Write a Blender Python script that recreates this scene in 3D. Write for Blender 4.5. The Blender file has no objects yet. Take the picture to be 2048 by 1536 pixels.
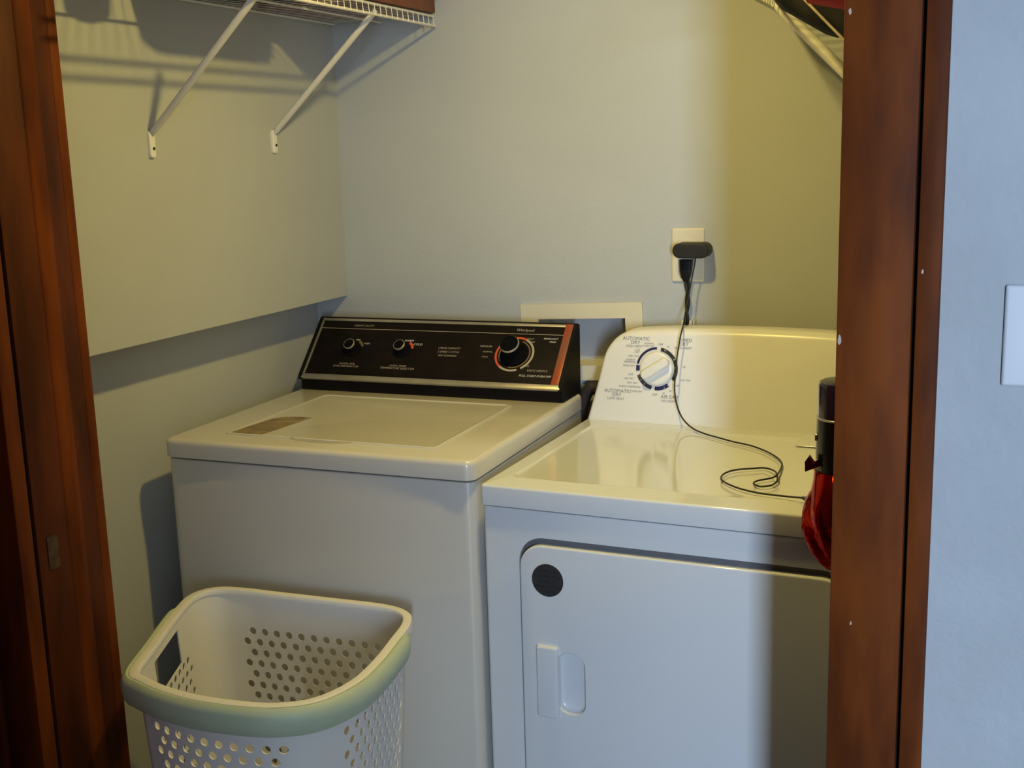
import bpy, bmesh, math, random
from mathutils import Vector, Matrix
random.seed(7)
C = bpy.context.scene.collection
PI = math.pi

# ------------------------------------------------------------------ camera, world, lights, exposure
FPX, YAW, PITCH, ROLL, CAMZ = 2348.474, 0.4026, 0.1945, -0.0297, 1.475
_fwd = Vector((-math.sin(YAW) * math.cos(PITCH), math.cos(YAW) * math.cos(PITCH), -math.sin(PITCH)))
_r0 = Vector((math.cos(YAW), math.sin(YAW), 0))
_u0 = _r0.cross(_fwd)
_r = math.cos(ROLL) * _r0 + math.sin(ROLL) * _u0
_u = -math.sin(ROLL) * _r0 + math.cos(ROLL) * _u0
cd = bpy.data.cameras.new('camera')
cd.sensor_width = 36.0
cd.lens = FPX / 2048 * 36.0
cd.clip_start = 0.02
cam = bpy.data.objects.new('camera', cd)
C.objects.link(cam)
M = Matrix((_r, _u, -_fwd)).transposed().to_4x4()
M.translation = Vector((0, 0, CAMZ))
cam.matrix_world = M
sc = bpy.context.scene
sc.camera = cam
vs = sc.view_settings
vs.view_transform = 'Standard'
vs.look = 'None'
vs.gamma = 1.0
vs.use_curve_mapping = False
vs.exposure = 0.0

LAMP_POS = (-0.68, 1.79, 2.07)
LAMP_COL = (1.0, 0.76, 0.21)
LAMP_STRENGTH = 890.0
DAY_COL = (0.62, 0.78, 1.0)
DAY_POWER = 245.0
WIN_X, WIN_Y, WIN_W = 1.58, -3.36, 0.50

w = bpy.data.worlds.new('world')
sc.world = w
w.use_nodes = True
w.node_tree.nodes['Background'].inputs[0].default_value = (0.5, 0.7, 1.0, 1)
w.node_tree.nodes['Background'].inputs[1].default_value = 1.0

ld = bpy.data.lights.new('window_daylight', 'AREA')
ld.shape = 'RECTANGLE'
ld.size, ld.size_y = WIN_W, 1.30
ld.energy = DAY_POWER
ld.color = DAY_COL
lo = bpy.data.objects.new('window_daylight', ld)
C.objects.link(lo)
lo.location = (WIN_X, WIN_Y, 1.45)
lo.rotation_euler = (math.radians(90), 0, math.radians(0))   # emits along +Y after this rotation
lo.rotation_euler = Vector((0, 1, 0)).to_track_quat('-Z', 'Z').to_euler()


# ------------------------------------------------------------------ materials
def pmat(name, col, rough=0.5, metal=0.0, var=0.06, nscale=8.0, bump=0.0, bscale=200.0, stretch=None, coat=0.0,
         col2=None, spec=0.5, emit=None, trans=0.0, detail=3.0, lo=0.35, hi=0.65):
    m = bpy.data.materials.new(name)
    m.use_nodes = True
    nt = m.node_tree
    b = nt.nodes['Principled BSDF']
    tc = nt.nodes.new('ShaderNodeTexCoord')
    mp = nt.nodes.new('ShaderNodeMapping')
    nt.links.new(tc.outputs['Object'], mp.inputs['Vector'])
    if stretch:
        mp.inputs['Scale'].default_value = stretch
    nz = nt.nodes.new('ShaderNodeTexNoise')
    nz.inputs['Scale'].default_value = nscale
    nz.inputs['Detail'].default_value = detail
    nt.links.new(mp.outputs[0], nz.inputs['Vector'])
    cr = nt.nodes.new('ShaderNodeValToRGB')
    c2 = col2 if col2 else tuple(max(0, c * (1 - var)) for c in col)
    c1 = col if col2 else tuple(min(1, c * (1 + var)) for c in col)
    cr.color_ramp.elements[0].color = (*c2, 1)
    cr.color_ramp.elements[1].color = (*c1, 1)
    cr.color_ramp.elements[0].position = lo
    cr.color_ramp.elements[1].position = hi
    nt.links.new(nz.outputs['Fac'], cr.inputs['Fac'])
    nt.links.new(cr.outputs[0], b.inputs['Base Color'])
    b.inputs['Roughness'].default_value = rough
    b.inputs['Metallic'].default_value = metal
    b.inputs['Specular IOR Level'].default_value = spec
    b.inputs['Coat Weight'].default_value = coat
    b.inputs['Coat Roughness'].default_value = 0.08
    b.inputs['Transmission Weight'].default_value = trans
    if bump > 0:
        n2 = nt.nodes.new('ShaderNodeTexNoise')
        n2.inputs['Scale'].default_value = bscale
        n2.inputs['Detail'].default_value = 2.0
        nt.links.new(mp.outputs[0], n2.inputs['Vector'])
        bp = nt.nodes.new('ShaderNodeBump')
        bp.inputs['Strength'].default_value = bump
        bp.inputs['Distance'].default_value = 0.002
        nt.links.new(n2.outputs['Fac'], bp.inputs['Height'])
        nt.links.new(bp.outputs[0], b.inputs['Normal'])
    if emit:
        b.inputs['Emission Color'].default_value = (*emit[0], 1)
        b.inputs['Emission Strength'].default_value = emit[1]
    return m


WALL = pmat('wall_paint', (0.47, 0.49, 0.49), 0.75, var=0.03, nscale=3, bump=0.25, bscale=90)
HALLWALL = pmat('hall_paint', (0.40, 0.43, 0.46), 0.8, var=0.05, nscale=5, bump=0.6, bscale=70)
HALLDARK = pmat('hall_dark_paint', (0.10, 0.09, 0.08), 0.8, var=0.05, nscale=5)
CEIL = pmat('ceiling_paint', (0.62, 0.62, 0.60), 0.9, var=0.02)
FLOOR = pmat('floor_vinyl', (0.13, 0.10, 0.07), 0.5, var=0.3, nscale=6)
WOOD = pmat('dark_varnished_wood', (0.190, 0.045, 0.0060), 0.58, col2=(0.080, 0.0185, 0.004), nscale=6, stretch=(3.0, 3.0, 0.6),
            bump=0.05, bscale=40, spec=0.10, detail=6)
WOOD_SHADED = pmat('shaded_dark_varnished_wood', (0.120, 0.028, 0.0050), 0.52, col2=(0.052, 0.0125, 0.003), nscale=6, stretch=(3.0, 3.0, 0.6), bump=0.05, bscale=40, spec=0.15, detail=6)  # copy of WOOD with the left jamb's shade darkened into its colour
WOODGAP = pmat('dark_wood_gap', (0.006, 0.004, 0.003), 0.9)
CHIP = pmat('bare_wood_chip', (0.5, 0.40, 0.33), 0.7)
ENAMEL_W = pmat('washer_enamel', (0.62, 0.60, 0.55), 0.22, var=0.015, nscale=3, coat=0.3)
ENAMEL_D = pmat('dryer_enamel', (0.69, 0.72, 0.755), 0.09, var=0.01, nscale=3, coat=0.3)
WHITEPL = pmat('white_console_plastic', (0.80, 0.79, 0.77), 0.30, var=0.01)
GAP_BLACK = pmat('gap_shade_and_screw_black', (0.012, 0.012, 0.013), 0.8)  # shade of the cabinet gaps put into the colour; also the clip screws
BLACKP = pmat('black_panel_paint', (0.008, 0.0055, 0.005), 0.55, var=0.2, nscale=30, spec=0.12)
BLACKS = pmat('black_satin_plastic', (0.006, 0.006, 0.007), 0.45, var=0.2, spec=0.2)
CHROME = pmat('brushed_chrome', (0.48, 0.45, 0.38), 0.40, metal=0.75, var=0.08, nscale=30)
WOODSTRIP = pmat('worn_red_woodgrain', (0.34, 0.060, 0.020), 0.35, col2=(0.21, 0.095, 0.060), nscale=9, stretch=(3, 1, 1), detail=5, lo=0.30, hi=0.55)
KNOB = pmat('matt_black_knob', (0.006, 0.006, 0.007), 0.9, spec=0.03)
GAP_GREY = pmat('grey_gap_shade', (0.13, 0.13, 0.14), 0.7)  # shade in the gap round the dryer door, as a grey colour
INK_DIM = pmat('dim_tan_ink', (0.16, 0.11, 0.06), 0.6)
INK_SIL = pmat('silver_ink', (0.42, 0.36, 0.27), 0.5)
INK_WHT = pmat('white_ink', (0.70, 0.68, 0.62), 0.5)
INK_GRY = pmat('grey_ink', (0.20, 0.20, 0.21), 0.6)
INK_RED = pmat('red_orange_ink', (0.62, 0.09, 0.03), 0.5)
INK_NAVY = pmat('navy_ink', (0.015, 0.014, 0.075), 0.5)
INK_BLK = pmat('charcoal_ink', (0.028, 0.028, 0.032), 0.5)
PAPER = pmat('worn_brown_label', (0.30, 0.235, 0.13), 0.6, col2=(0.17, 0.125, 0.07), nscale=28, detail=6)
STICK = pmat('dark_sticker', (0.028, 0.028, 0.030), 0.5)
STICK_INK = pmat('sticker_ink', (0.006, 0.006, 0.006), 0.6)
BASKET = pmat('white_basket_plastic', (0.81, 0.80, 0.76), 0.42, var=0.02)
GREEN = pmat('soft_green_grip', (0.50, 0.59, 0.42), 0.5, var=0.04, bump=0.15, bscale=500)
WIREW = pmat('white_wire_coating', (0.72, 0.70, 0.66), 0.35)
CLIPW = pmat('white_clip_plastic', (0.80, 0.79, 0.74), 0.4)
BEIGE = pmat('ivory_plastic', (0.72, 0.66, 0.50), 0.45, var=0.02)
BOXFR = pmat('cream_box_frame', (0.74, 0.68, 0.50), 0.5, var=0.03)
BOXIN = pmat('grey_box_lining', (0.45, 0.46, 0.48), 0.6)
HOSE = pmat('dark_rubber_hose', (0.030, 0.022, 0.018), 0.7)
CORD = pmat('black_cord', (0.012, 0.011, 0.011), 0.5)
ADAPT = pmat('charcoal_adapter_plastic', (0.022, 0.020, 0.020), 0.5, spec=0.3)
RED = pmat('metallic_red_plastic', (0.48, 0.020, 0.008), 0.13, metal=0.95, var=0.1)
PURPLE = pmat('dark_purple_tinted_plastic', (0.020, 0.012, 0.045), 0.10, coat=0.5)
BLACKV = pmat('black_vacuum_plastic', (0.008, 0.008, 0.010), 0.18)
SILV = pmat('silver_plastic', (0.55, 0.55, 0.55), 0.3, metal=0.8)
CLOTHK = pmat('black_cloth', (0.010, 0.010, 0.011), 0.95, var=0.3, bump=0.4, bscale=300)
CLOTHR = pmat('crimson_cloth', (0.42, 0.018, 0.03), 0.9, var=0.15, bump=0.3, bscale=300)
CARD = pmat('reddish_brown_cardboard', (0.17, 0.065, 0.035), 0.8, var=0.15, nscale=12)
CARDR = pmat('orange_red_cloth', (0.58, 0.17, 0.09), 0.7, var=0.15, nscale=10)
PLATE = pmat('white_switch_plate', (0.62, 0.65, 0.70), 0.4, var=0.01)
BRASS = pmat('dull_brass', (0.10, 0.055, 0.022), 0.5, metal=0.6, var=0.3, nscale=60)
BULB = pmat('glowing_bulb', (1, 1, 1), 0.5, emit=(LAMP_COL, LAMP_STRENGTH))


# ------------------------------------------------------------------ mesh helpers
def finish(name, bm, mat, parent=None, smooth=35, mtx=None):
    bmesh.ops.recalc_face_normals(bm, faces=bm.faces[:])
    me = bpy.data.meshes.new(name)
    if mtx is not None:
        bm.transform(mtx)
    bm.to_mesh(me)
    bm.free()
    if smooth:
        for p in me.polygons:
            p.use_smooth = True
        me.set_sharp_from_angle(angle=math.radians(smooth))
    me.materials.append(mat)
    o = bpy.data.objects.new(name, me)
    C.objects.link(o)
    if parent:
        o.parent = parent
    return o


def empty(name, loc=(0, 0, 0), rz=0.0, label=None, cat=None, group=None, kind=None):
    o = bpy.data.objects.new(name, None)
    o.empty_display_size = 0.05
    C.objects.link(o)
    o.location = loc
    o.rotation_euler = (0, 0, rz)
    return tag(o, label, cat, group, kind)


def tag(o, label=None, cat=None, group=None, kind=None):
    for k, v in (('label', label), ('category', cat), ('group', group), ('kind', kind)):
        if v:
            o[k] = v
    return o


def rings(bm, rs, cap0=True, cap1=True, closed=True):
    V = [[bm.verts.new(p) for p in r] for r in rs]
    n = len(V[0])
    for a, b in zip(V, V[1:]):
        for i in range(n if closed else n - 1):
            j = (i + 1) % n
            bm.faces.new((a[i], a[j], b[j], b[i]))
    if cap0:
        bm.faces.new(V[0][::-1])
    if cap1:
        bm.faces.new(V[-1])
    return V


def rrect(x0, x1, y0, y1, r, z, n=6):
    r = max(1e-4, min(r, (x1 - x0) / 2 - 1e-5, (y1 - y0) / 2 - 1e-5))
    out = []
    for cx, cy, a0 in ((x1 - r, y0 + r, -PI / 2), (x1 - r, y1 - r, 0), (x0 + r, y1 - r, PI / 2), (x0 + r, y0 + r, PI)):
        for k in range(n + 1):
            a = a0 + PI / 2 * k / n
            out.append((cx + r * math.cos(a), cy + r * math.sin(a), z))
    return out


def slab_rings(x0, x1, y0, y1, z0, z1, r=0.01, bt=0.0, bb=0.0, n=6, nb=4):
    rs = []
    if bb > 0:
        for k in range(nb + 1):
            a = PI / 2 * (1 - k / nb)
            i = bb * (1 - math.cos(a)); zz = z0 + bb * (1 - math.sin(a))
            rs.append(rrect(x0 + i, x1 - i, y0 + i, y1 - i, max(r - i, 1e-4), zz, n))
    else:
        rs.append(rrect(x0, x1, y0, y1, r, z0, n))
    if bt > 0:
        for k in range(nb + 1):
            a = PI / 2 * k / nb
            i = bt * (1 - math.cos(a)); zz = z1 - bt * (1 - math.sin(a))
            rs.append(rrect(x0 + i, x1 - i, y0 + i, y1 - i, max(r - i, 1e-4), zz, n))
    else:
        rs.append(rrect(x0, x1, y0, y1, r, z1, n))
    return rs


def slab(name, x0, x1, y0, y1, z0, z1, mat, parent=None, r=0.003, bt=0.0, bb=0.0, mtx=None, n=5):
    bm = bmesh.new()
    rings(bm, slab_rings(x0, x1, y0, y1, z0, z1, r, bt, bb, n))
    return finish(name, bm, mat, parent, mtx=mtx)


def add_box(bm, x0, x1, y0, y1, z0, z1):
    v = [bm.verts.new(p) for p in ((x0, y0, z0), (x1, y0, z0), (x1, y1, z0), (x0, y1, z0), (x0, y0, z1), (x1, y0, z1), (x1, y1, z1), (x0, y1, z1))]
    for f in ((0, 3, 2, 1), (4, 5, 6, 7), (0, 1, 5, 4), (1, 2, 6, 5), (2, 3, 7, 6), (3, 0, 4, 7)):
        bm.faces.new([v[i] for i in f])


def boxes(name, bs, mat, parent=None, bevel=0.0, mtx=None):
    bm = bmesh.new()
    for b in bs:
        add_box(bm, *b)
    if bevel:
        bmesh.ops.bevel(bm, geom=bm.edges[:], offset=bevel, segments=2, affect='EDGES', profile=0.5)
    return finish(name, bm, mat, parent, mtx=mtx)


def add_tube(bm, pts, r, n=8, caps=True):
    pts = [Vector(p) for p in pts]
    rs = r if isinstance(r, (list, tuple)) else [r] * len(pts)
    t0 = (pts[1] - pts[0]).normalized()
    ref = Vector((0, 0, 1)) if abs(t0.z) < 0.9 else Vector((1, 0, 0))
    nrm = t0.cross(ref).normalized()
    R = []
    for i, p in enumerate(pts):
        t = (pts[min(i + 1, len(pts) - 1)] - pts[max(i - 1, 0)]).normalized()
        nrm = (nrm - t * nrm.dot(t)).normalized()
        b = t.cross(nrm)
        R.append([p + rs[i] * (math.cos(2 * PI * k / n) * nrm + math.sin(2 * PI * k / n) * b) for k in range(n)])
    rings(bm, R, caps, caps)


def tube(name, pts, r, mat, parent=None, n=8):
    bm = bmesh.new()
    add_tube(bm, pts, r, n)
    return finish(name, bm, mat, parent, smooth=60)


def smooth_path(pts, sub=6):
    P = [Vector(p) for p in pts]
    out = []
    for i in range(len(P) - 1):
        a, b, c, d = P[max(i - 1, 0)], P[i], P[i + 1], P[min(i + 2, len(P) - 1)]
        for k in range(sub):
            t = k / sub
            out.append(0.5 * ((2 * b) + (c - a) * t + (2 * a - 5 * b + 4 * c - d) * t * t + (3 * b - a - 3 * c + d) * t ** 3))
    out.append(P[-1])
    return out


def lathe(name, prof, mat, parent=None, n=32, mtx=None, smooth=35, loop=False):
    bm = bmesh.new()
    rs_ = [[(r * math.cos(2 * PI * k / n), r * math.sin(2 * PI * k / n), z) for k in range(n)] for r, z in (prof + prof[:1] if loop else prof)]
    rings(bm, rs_, not loop, not loop)
    if loop:
        bmesh.ops.remove_doubles(bm, verts=bm.verts[:], dist=1e-7)
    return finish(name, bm, mat, parent, mtx=mtx, smooth=smooth)


def frame(o, e1, e2):
    e1, e2 = Vector(e1).normalized(), Vector(e2).normalized()
    n = e1.cross(e2)
    m = Matrix((e1, e2, n)).transposed().to_4x4()
    m.translation = Vector(o)
    return m


def arc_band(name, r0, r1, a0, a1, mat, parent, mtx, h=0.0006, seg=24):
    bm = bmesh.new()
    rs = []
    for k in range(seg + 1):
        a = math.radians(a0 + (a1 - a0) * k / seg)
        c, s = math.cos(a), math.sin(a)
        rs.append([(r0 * c, r0 * s, 0), (r1 * c, r1 * s, 0), (r1 * c, r1 * s, h), (r0 * c, r0 * s, h)])
    rings(bm, rs)
    return finish(name, bm, mat, parent, mtx=mtx)


def lettering(name, items, mat, parent, mtx, lift=0.0004):
    """items: (text, x, y, size[, xscale]) on the plane of mtx, joined into one flat print"""
    bm = bmesh.new()
    for it in items:
        txt, x, y, s = it[:4]
        cu = bpy.data.curves.new('print', 'FONT')
        cu.body = txt
        cu.size = s
        cu.align_x = 'CENTER'
        cu.align_y = 'CENTER'
        cu.resolution_u = 2
        ob = bpy.data.objects.new('print', cu)
        C.objects.link(ob)
        dg = bpy.context.evaluated_depsgraph_get()
        me = bpy.data.meshes.new_from_object(ob.evaluated_get(dg))
        me.transform(Matrix.Translation((x, y, lift)) @ Matrix.Diagonal((it[4] if len(it) > 4 else 1.0, 1, 1, 1)))
        bm.from_mesh(me)
        bpy.data.objects.remove(ob)
        bpy.data.curves.remove(cu)
        bpy.data.meshes.remove(me)
    me = bpy.data.meshes.new(name)
    bm.transform(mtx)
    bm.to_mesh(me)
    bm.free()
    me.materials.append(mat)
    o = bpy.data.objects.new(name, me)
    C.objects.link(o)
    o.parent = parent
    return o


def cut(obj, cutter):
    """subtracts cutter from obj and throws the cutter away (both in world space without parent offsets)"""
    md = obj.modifiers.new('cut', 'BOOLEAN')
    md.operation = 'DIFFERENCE'
    md.solver = 'EXACT'
    md.object = cutter
    dg = bpy.context.evaluated_depsgraph_get()
    me = bpy.data.meshes.new_from_object(obj.evaluated_get(dg))
    obj.modifiers.clear()
    old = obj.data
    obj.data = me
    me.name = old.name
    for p in me.polygons:
        p.use_smooth = True
    me.set_sharp_from_angle(angle=math.radians(30))
    bpy.data.objects.remove(cutter)
    return obj


_Rm = M.to_3x3()


def pix(px, py, z=None, y=None):
    """point of a plane z or y that the photograph shows at a pixel"""
    d = _Rm @ Vector(((px - 1024) / FPX, -(py - 768) / FPX, -1.0))
    k_ = (z - CAMZ) / d.z if z is not None else y / d.y
    p_ = Vector((0, 0, CAMZ)) + d * k_
    return (p_.x, p_.y, p_.z)


# ------------------------------------------------------------------ room shell
YB = 2.60            # closet back wall
XU = -1.558          # furred-out upper part of the left wall
XL = -1.65           # recessed lower part of the left wall
LEDGE = 1.128
XR = -0.075          # closet right wall
YF, YFC = 1.42, 1.56  # door wall: hall face, closet face
CZ = 2.40
HX0, HX1, HY0 = -2.3, 2.3, -3.4


def struct(o, label=None):
    o['kind'] = 'structure'
    return o


struct(boxes('floor', [(HX0 - 0.1, HX1 + 0.1, HY0 - 0.1, YB + 0.1, -0.1, 0.0)], FLOOR))
struct(boxes('ceiling', [(HX0 - 0.1, HX1 + 0.1, HY0 - 0.1, YB + 0.1, CZ, CZ + 0.1)], CEIL))
RX0, RX1, RZ0, RZ1 = -1.036, -0.804, 0.964, 1.092       # hole for the water box
struct(boxes('wall_back', [(XL - 0.12, RX0, YB, YB + 0.12, 0, CZ), (RX1, HX1 + 0.1, YB, YB + 0.12, 0, CZ), (RX0, RX1, YB, YB + 0.12, 0, RZ0), (RX0, RX1, YB, YB + 0.12, RZ1, CZ)], WALL))
wl = struct(boxes('wall_left', [(XL - 0.1, XL, YFC - 0.02, YB, 0, CZ)], WALL))
up = boxes('upper_wall_panel', [(XL, XU, YFC, YB, LEDGE, CZ)], WALL, wl)
up['label'] = 'upper part of the left wall standing proud over a ledge'
struct(boxes('wall_right', [(XR, XR + 0.1, YFC, YB, 0, CZ)], WALL))
OX0, OX1, OZ = -1.458, -0.176, 2.05
struct(boxes('wall_front', [(HX0, OX0 - 0.02, YF, YFC, 0, CZ), (OX1 + 0.02, HX1, YF, YFC, 0, CZ), (OX0 - 0.02, OX1 + 0.02, YF, YFC, OZ + 0.02, CZ)], HALLWALL))
struct(boxes('wall_hall_left', [(HX0 - 0.1, HX0, HY0, YF, 0, CZ)], HALLDARK))
struct(boxes('wall_hall_right', [(HX1, HX1 + 0.1, HY0, YF, 0, CZ)], HALLDARK))
wx0, wx1, wz0, wz1 = WIN_X - WIN_W / 2, WIN_X + WIN_W / 2, 0.80, 2.10
struct(boxes('wall_hall_rear', [(HX0, wx0 - 0.03, HY0 - 0.1, HY0, 0, CZ), (wx1 + 0.03, HX1, HY0 - 0.1, HY0, 0, CZ),
                                (wx0 - 0.03, wx1 + 0.03, HY0 - 0.1, HY0, 0, wz0 - 0.03), (wx0 - 0.03, wx1 + 0.03, HY0 - 0.1, HY0, wz1 + 0.03, CZ)], HALLDARK))
struct(boxes('added_daylight_blocker', [(0.86, 0.92, HY0, -2.00, 0, CZ)], HALLDARK))  # unseen stub, added to hold back daylight towards the left
wn = struct(empty('window_1'))
boxes('frame', [(wx0 - 0.03, wx0, HY0 - 0.1, HY0, wz0 - 0.03, wz1 + 0.03), (wx1, wx1 + 0.03, HY0 - 0.1, HY0, wz0 - 0.03, wz1 + 0.03),
                (wx0, wx1, HY0 - 0.1, HY0, wz0 - 0.03, wz0), (wx0, wx1, HY0 - 0.1, HY0, wz1, wz1 + 0.03)], PLATE, wn)

# ------------------------------------------------------------------ doorway trim (dark varnished wood)
dr = struct(empty('door_1'))


def board(name, b, bevel=0.002, mat=WOOD):
    return boxes(name, [b], mat, dr, bevel)


# left reveal, seen from the hall: jamb, stop bead, closet-side casing
board('jamb', (OX0 - 0.02, OX0, 1.40, 1.541, 0, OZ), 0.0015, WOOD_SHADED)
bm = bmesh.new()
rings(bm, [[(OX0 - 0.001 + 0.0055 * math.sin(PI * k / 12), 1.488 - 0.019 * math.cos(PI * k / 12), z) for k in range(13)] for z in (0.0, OZ)])
finish('stop', bm, WOOD, dr, smooth=60)
board('closet_casing', (OX0 - 0.06, OX0 - 0.0005, 1.5415, 1.5650, 0, OZ + 0.06), 0.005)
board('casing_board', (OX0 - 0.075, OX0 - 0.001, 1.362, 1.394, 0, OZ + 0.09), 0.003)
board('casing_band', (OX0 - 0.105, OX0 - 0.079, 1.355, 1.40, 0, OZ + 0.12), 0.003)
boxes('gap_filler', [(OX0 - 0.105, OX0 - 0.006, 1.394, 1.42, 0, OZ)], WOODGAP, dr)
# right jamb and casing
board('jamb', (OX1, OX1 + 0.02, 1.412, 1.56, 0, OZ), 0.0015)
board('casing_board', (-0.1815, -0.0985, 1.40, 1.42, 0, OZ + 0.085), 0.0025)
board('casing_band', (-0.0945, -0.0690, 1.398, 1.42, 0, OZ + 0.115), 0.0025)
boxes('gap_filler', [(-0.0985, -0.0945, 1.411, 1.42, 0, OZ + 0.085)], WOODGAP, dr)
board('closet_casing', (OX1 + 0.001, OX1 + 0.06, 1.56, 1.575, 0, OZ + 0.06), 0.003)
board('head_jamb', (OX0, OX1, 1.41, 1.56, OZ, OZ + 0.02))
board('head_casing', (OX0 - 0.075, -0.0985, 1.40, 1.42, OZ + 0.002, OZ + 0.085), 0.0025)
# chips in the varnish
for px, pz, rr in ((-0.1750, 1.6175, 0.0032), (-0.1775, 1.2490, 0.0042), (-0.1560, 0.8990, 0.0020), (-0.0885, 1.3300, 0.0022)):
    bm = bmesh.new()
    q_ = [rr * random.uniform(0.6, 1.1) for k in range(10)]
    ring = [(px + 0.7 * q_[k] * math.cos(2 * PI * k / 10), 0, pz + 1.5 * q_[k] * math.sin(2 * PI * k / 10)) for k in range(10)]
    yy = 1.40 if px < -0.0965 else 1.398
    rings(bm, [[(x, yy + 0.001, z) for x, _, z in ring], [(x, yy - 0.0004, z) for x, _, z in ring]])
    finish('bare_chip', bm, CHIP, dr)
# unseen half-open door leaf, added left of the picture to shade the casing
lf = struct(empty('added_shading_door_leaf', (-1.585, 1.352, 0), math.radians(-41)))
LW = 0.62
boxes('stile', [(0.0, 0.10, -0.035, 0, 0.01, 2.03)], WOOD, lf, 0.002)
boxes('stile', [(LW - 0.10, LW, -0.035, 0, 0.01, 2.03)], WOOD, lf, 0.002)
for z0_, z1_ in ((0.01, 0.21), (0.95, 1.10), (1.91, 2.03)):
    boxes('door_rail', [(0.10, LW - 0.10, -0.035, 0, z0_, z1_)], WOOD, lf, 0.002)
for z0_, z1_ in ((0.21, 0.95), (1.10, 1.91)):
    boxes('panel', [(0.095, LW - 0.095, -0.025, -0.010, z0_ - 0.005, z1_ + 0.005)], WOOD, lf, 0.0)
for hz in (0.25, 1.80):
    tube('hinge', [(-0.004, 0.004, hz - 0.045), (-0.004, 0.004, hz + 0.045)], 0.006, BRASS, lf, 10)
# strike plate on the left jamb
sp = slab('strike_plate', -0.012, 0.012, -0.029, 0.029, 0, 0.0016, BRASS, dr, r=0.004, mtx=frame((OX0, 1.432, 0.838), (0, 1, 0), (0, 0, 1)))
sp['label'] = 'dull brass strike plate let into the left jamb'

# ------------------------------------------------------------------ washer
wa = empty('washing_machine', (-1.5715, 1.8609, 0), 0.0174,
           'white top-loading washing machine with slanted black control panel, left of the dryer', 'washing machine')
WW, WD, WZ = 0.691, 0.648, 0.9246
slab('cabinet', 0.002, WW - 0.002, 0.006, WD, 0.025, 0.8830, ENAMEL_W, wa, r=0.022, bt=0.003)
slab('gap_shade_box', 0.010, WW - 0.010, 0.016, WD - 0.008, 0.878, 0.893, GAP_BLACK, wa, r=0.018)  # black box standing in for the shade between cabinet and deck
for fx, fy in ((0.05, 0.05), (WW - 0.05, 0.05), (0.05, WD - 0.05), (WW - 0.05, WD - 0.05)):
    lathe('foot', [(0.02, 0), (0.022, 0.006), (0.012, 0.012), (0.012, 0.027)], BLACKS, wa, 16, Matrix.Translation((fx, fy, 0)))
deck = slab('deck', 0, WW, 0, WD - 0.004, 0.8878, WZ, ENAMEL_W, wa, r=0.022, bt=0.010, n=8)
# lid: thin raised panel with soft rim
bm = bmesh.new()
lid = []
L0, L1, L2, L3 = 0.102, 0.584, 0.070, 0.472
for i, z in ((0.0, WZ - 0.004), (0.0, WZ + 0.0018), (0.0015, WZ + 0.0025), (0.004, WZ + 0.0028), (0.0065, WZ + 0.0024), (0.0085, WZ + 0.0012), (0.012, WZ + 0.0008)):
    lid.append(rrect(L0 + i, L1 - i, L2 + i, L3 - i, 0.012, z, 6))
rings(bm, lid)
lid_o = finish('lid', bm, ENAMEL_W, wa, smooth=60)
# finger notch along the front edge of the lid
bm = bmesh.new()
n = 24
top = [(0.262 + 0.140 * k / n, 0.0695 + 0.004 - 0.0, WZ + 0.0006) for k in range(n + 1)]
a = []
b = []
for k in range(n + 1):
    t = k / n
    x = 0.262 + 0.140 * t
    bow = math.sin(PI * t) ** 0.6
    a.append((x, 0.0700 - 0.0005, WZ + 0.0035 * (1 - bow) + 0.0004))
    b.append((x, 0.0700 - 0.016 * bow - 0.0006, WZ + 0.0004))
V = rings(bm, [a, b, [(p[0], p[1], WZ - 0.002) for p in b], [(p[0], p[1], WZ - 0.002) for p in a]], False, False, closed=False)
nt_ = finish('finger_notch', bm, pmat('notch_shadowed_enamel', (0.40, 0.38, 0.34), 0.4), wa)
# worn care label
bm = bmesh.new()
lab = [(0.112, 0.083), (0.183, 0.086), (0.213, 0.243), (0.196, 0.245), (0.165, 0.242), (0.140, 0.232), (0.130, 0.205)]
lab = [(0.111, 0.083), (0.186, 0.084), (0.206, 0.243), (0.180, 0.246), (0.140, 0.236), (0.127, 0.215), (0.120, 0.16)]
rings(bm, [[(x, y, WZ + 0.0006) for x, y in lab], [(x, y, WZ + 0.0016) for x, y in lab]])
o = finish('care_label', bm, PAPER, wa)
o['label'] = 'worn brown care label peeling on the lid'
# console
cv, cz = Vector((0, 0.692, 0.722)), None
E2 = Vector((0, 0.692, 0.722))
NF = Vector((0, -0.722, 0.692))
FO = Vector((0, 0.513, 0.956))
FM = frame(FO, (1, 0, 0), E2)
H = 0.180


def fp(u, wv, off=0.0):
    p = FO + E2 * wv + NF * off
    return Vector((u, p.y, p.z))


prof = [(0.5225, WZ), (0.5225, 0.951), (FO.y, 0.9555), tuple(fp(0, 0.004)[1:]), tuple(fp(0, H)[1:]), (0.6440, 1.0865), (0.6455, 1.080), (0.642, WZ)]
bm = bmesh.new()
rings(bm, [[(u, y, z) for y, z in prof] for u in (0.016, 0.676)])
finish('console_body', bm, BLACKP, wa, smooth=20)
plate = boxes('control_panel', [(0.022, 0.655, 0.011, 0.170, 0.0, 0.0016)], BLACKP, wa, 0.0004, FM)
boxes('chrome_strip', [(0.0165, 0.679, -0.0025, 0.0105, -0.004, 0.0045)], CHROME, wa, 0.0015, FM)
boxes('chrome_strip', [(0.022, 0.6555, 0.168, 0.1755, -0.001, 0.003)], CHROME, wa, 0.0008, FM)
boxes('chrome_strip', [(0.0165, 0.0215, 0.009, 0.1765, -0.002, 0.0036)], CHROME, wa, 0.0008, FM)
boxes('pinstripe', [(0.022, 0.655, 0.1455, 0.1467, 0.0012, 0.0020)], INK_SIL, wa, 0, FM)
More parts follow.
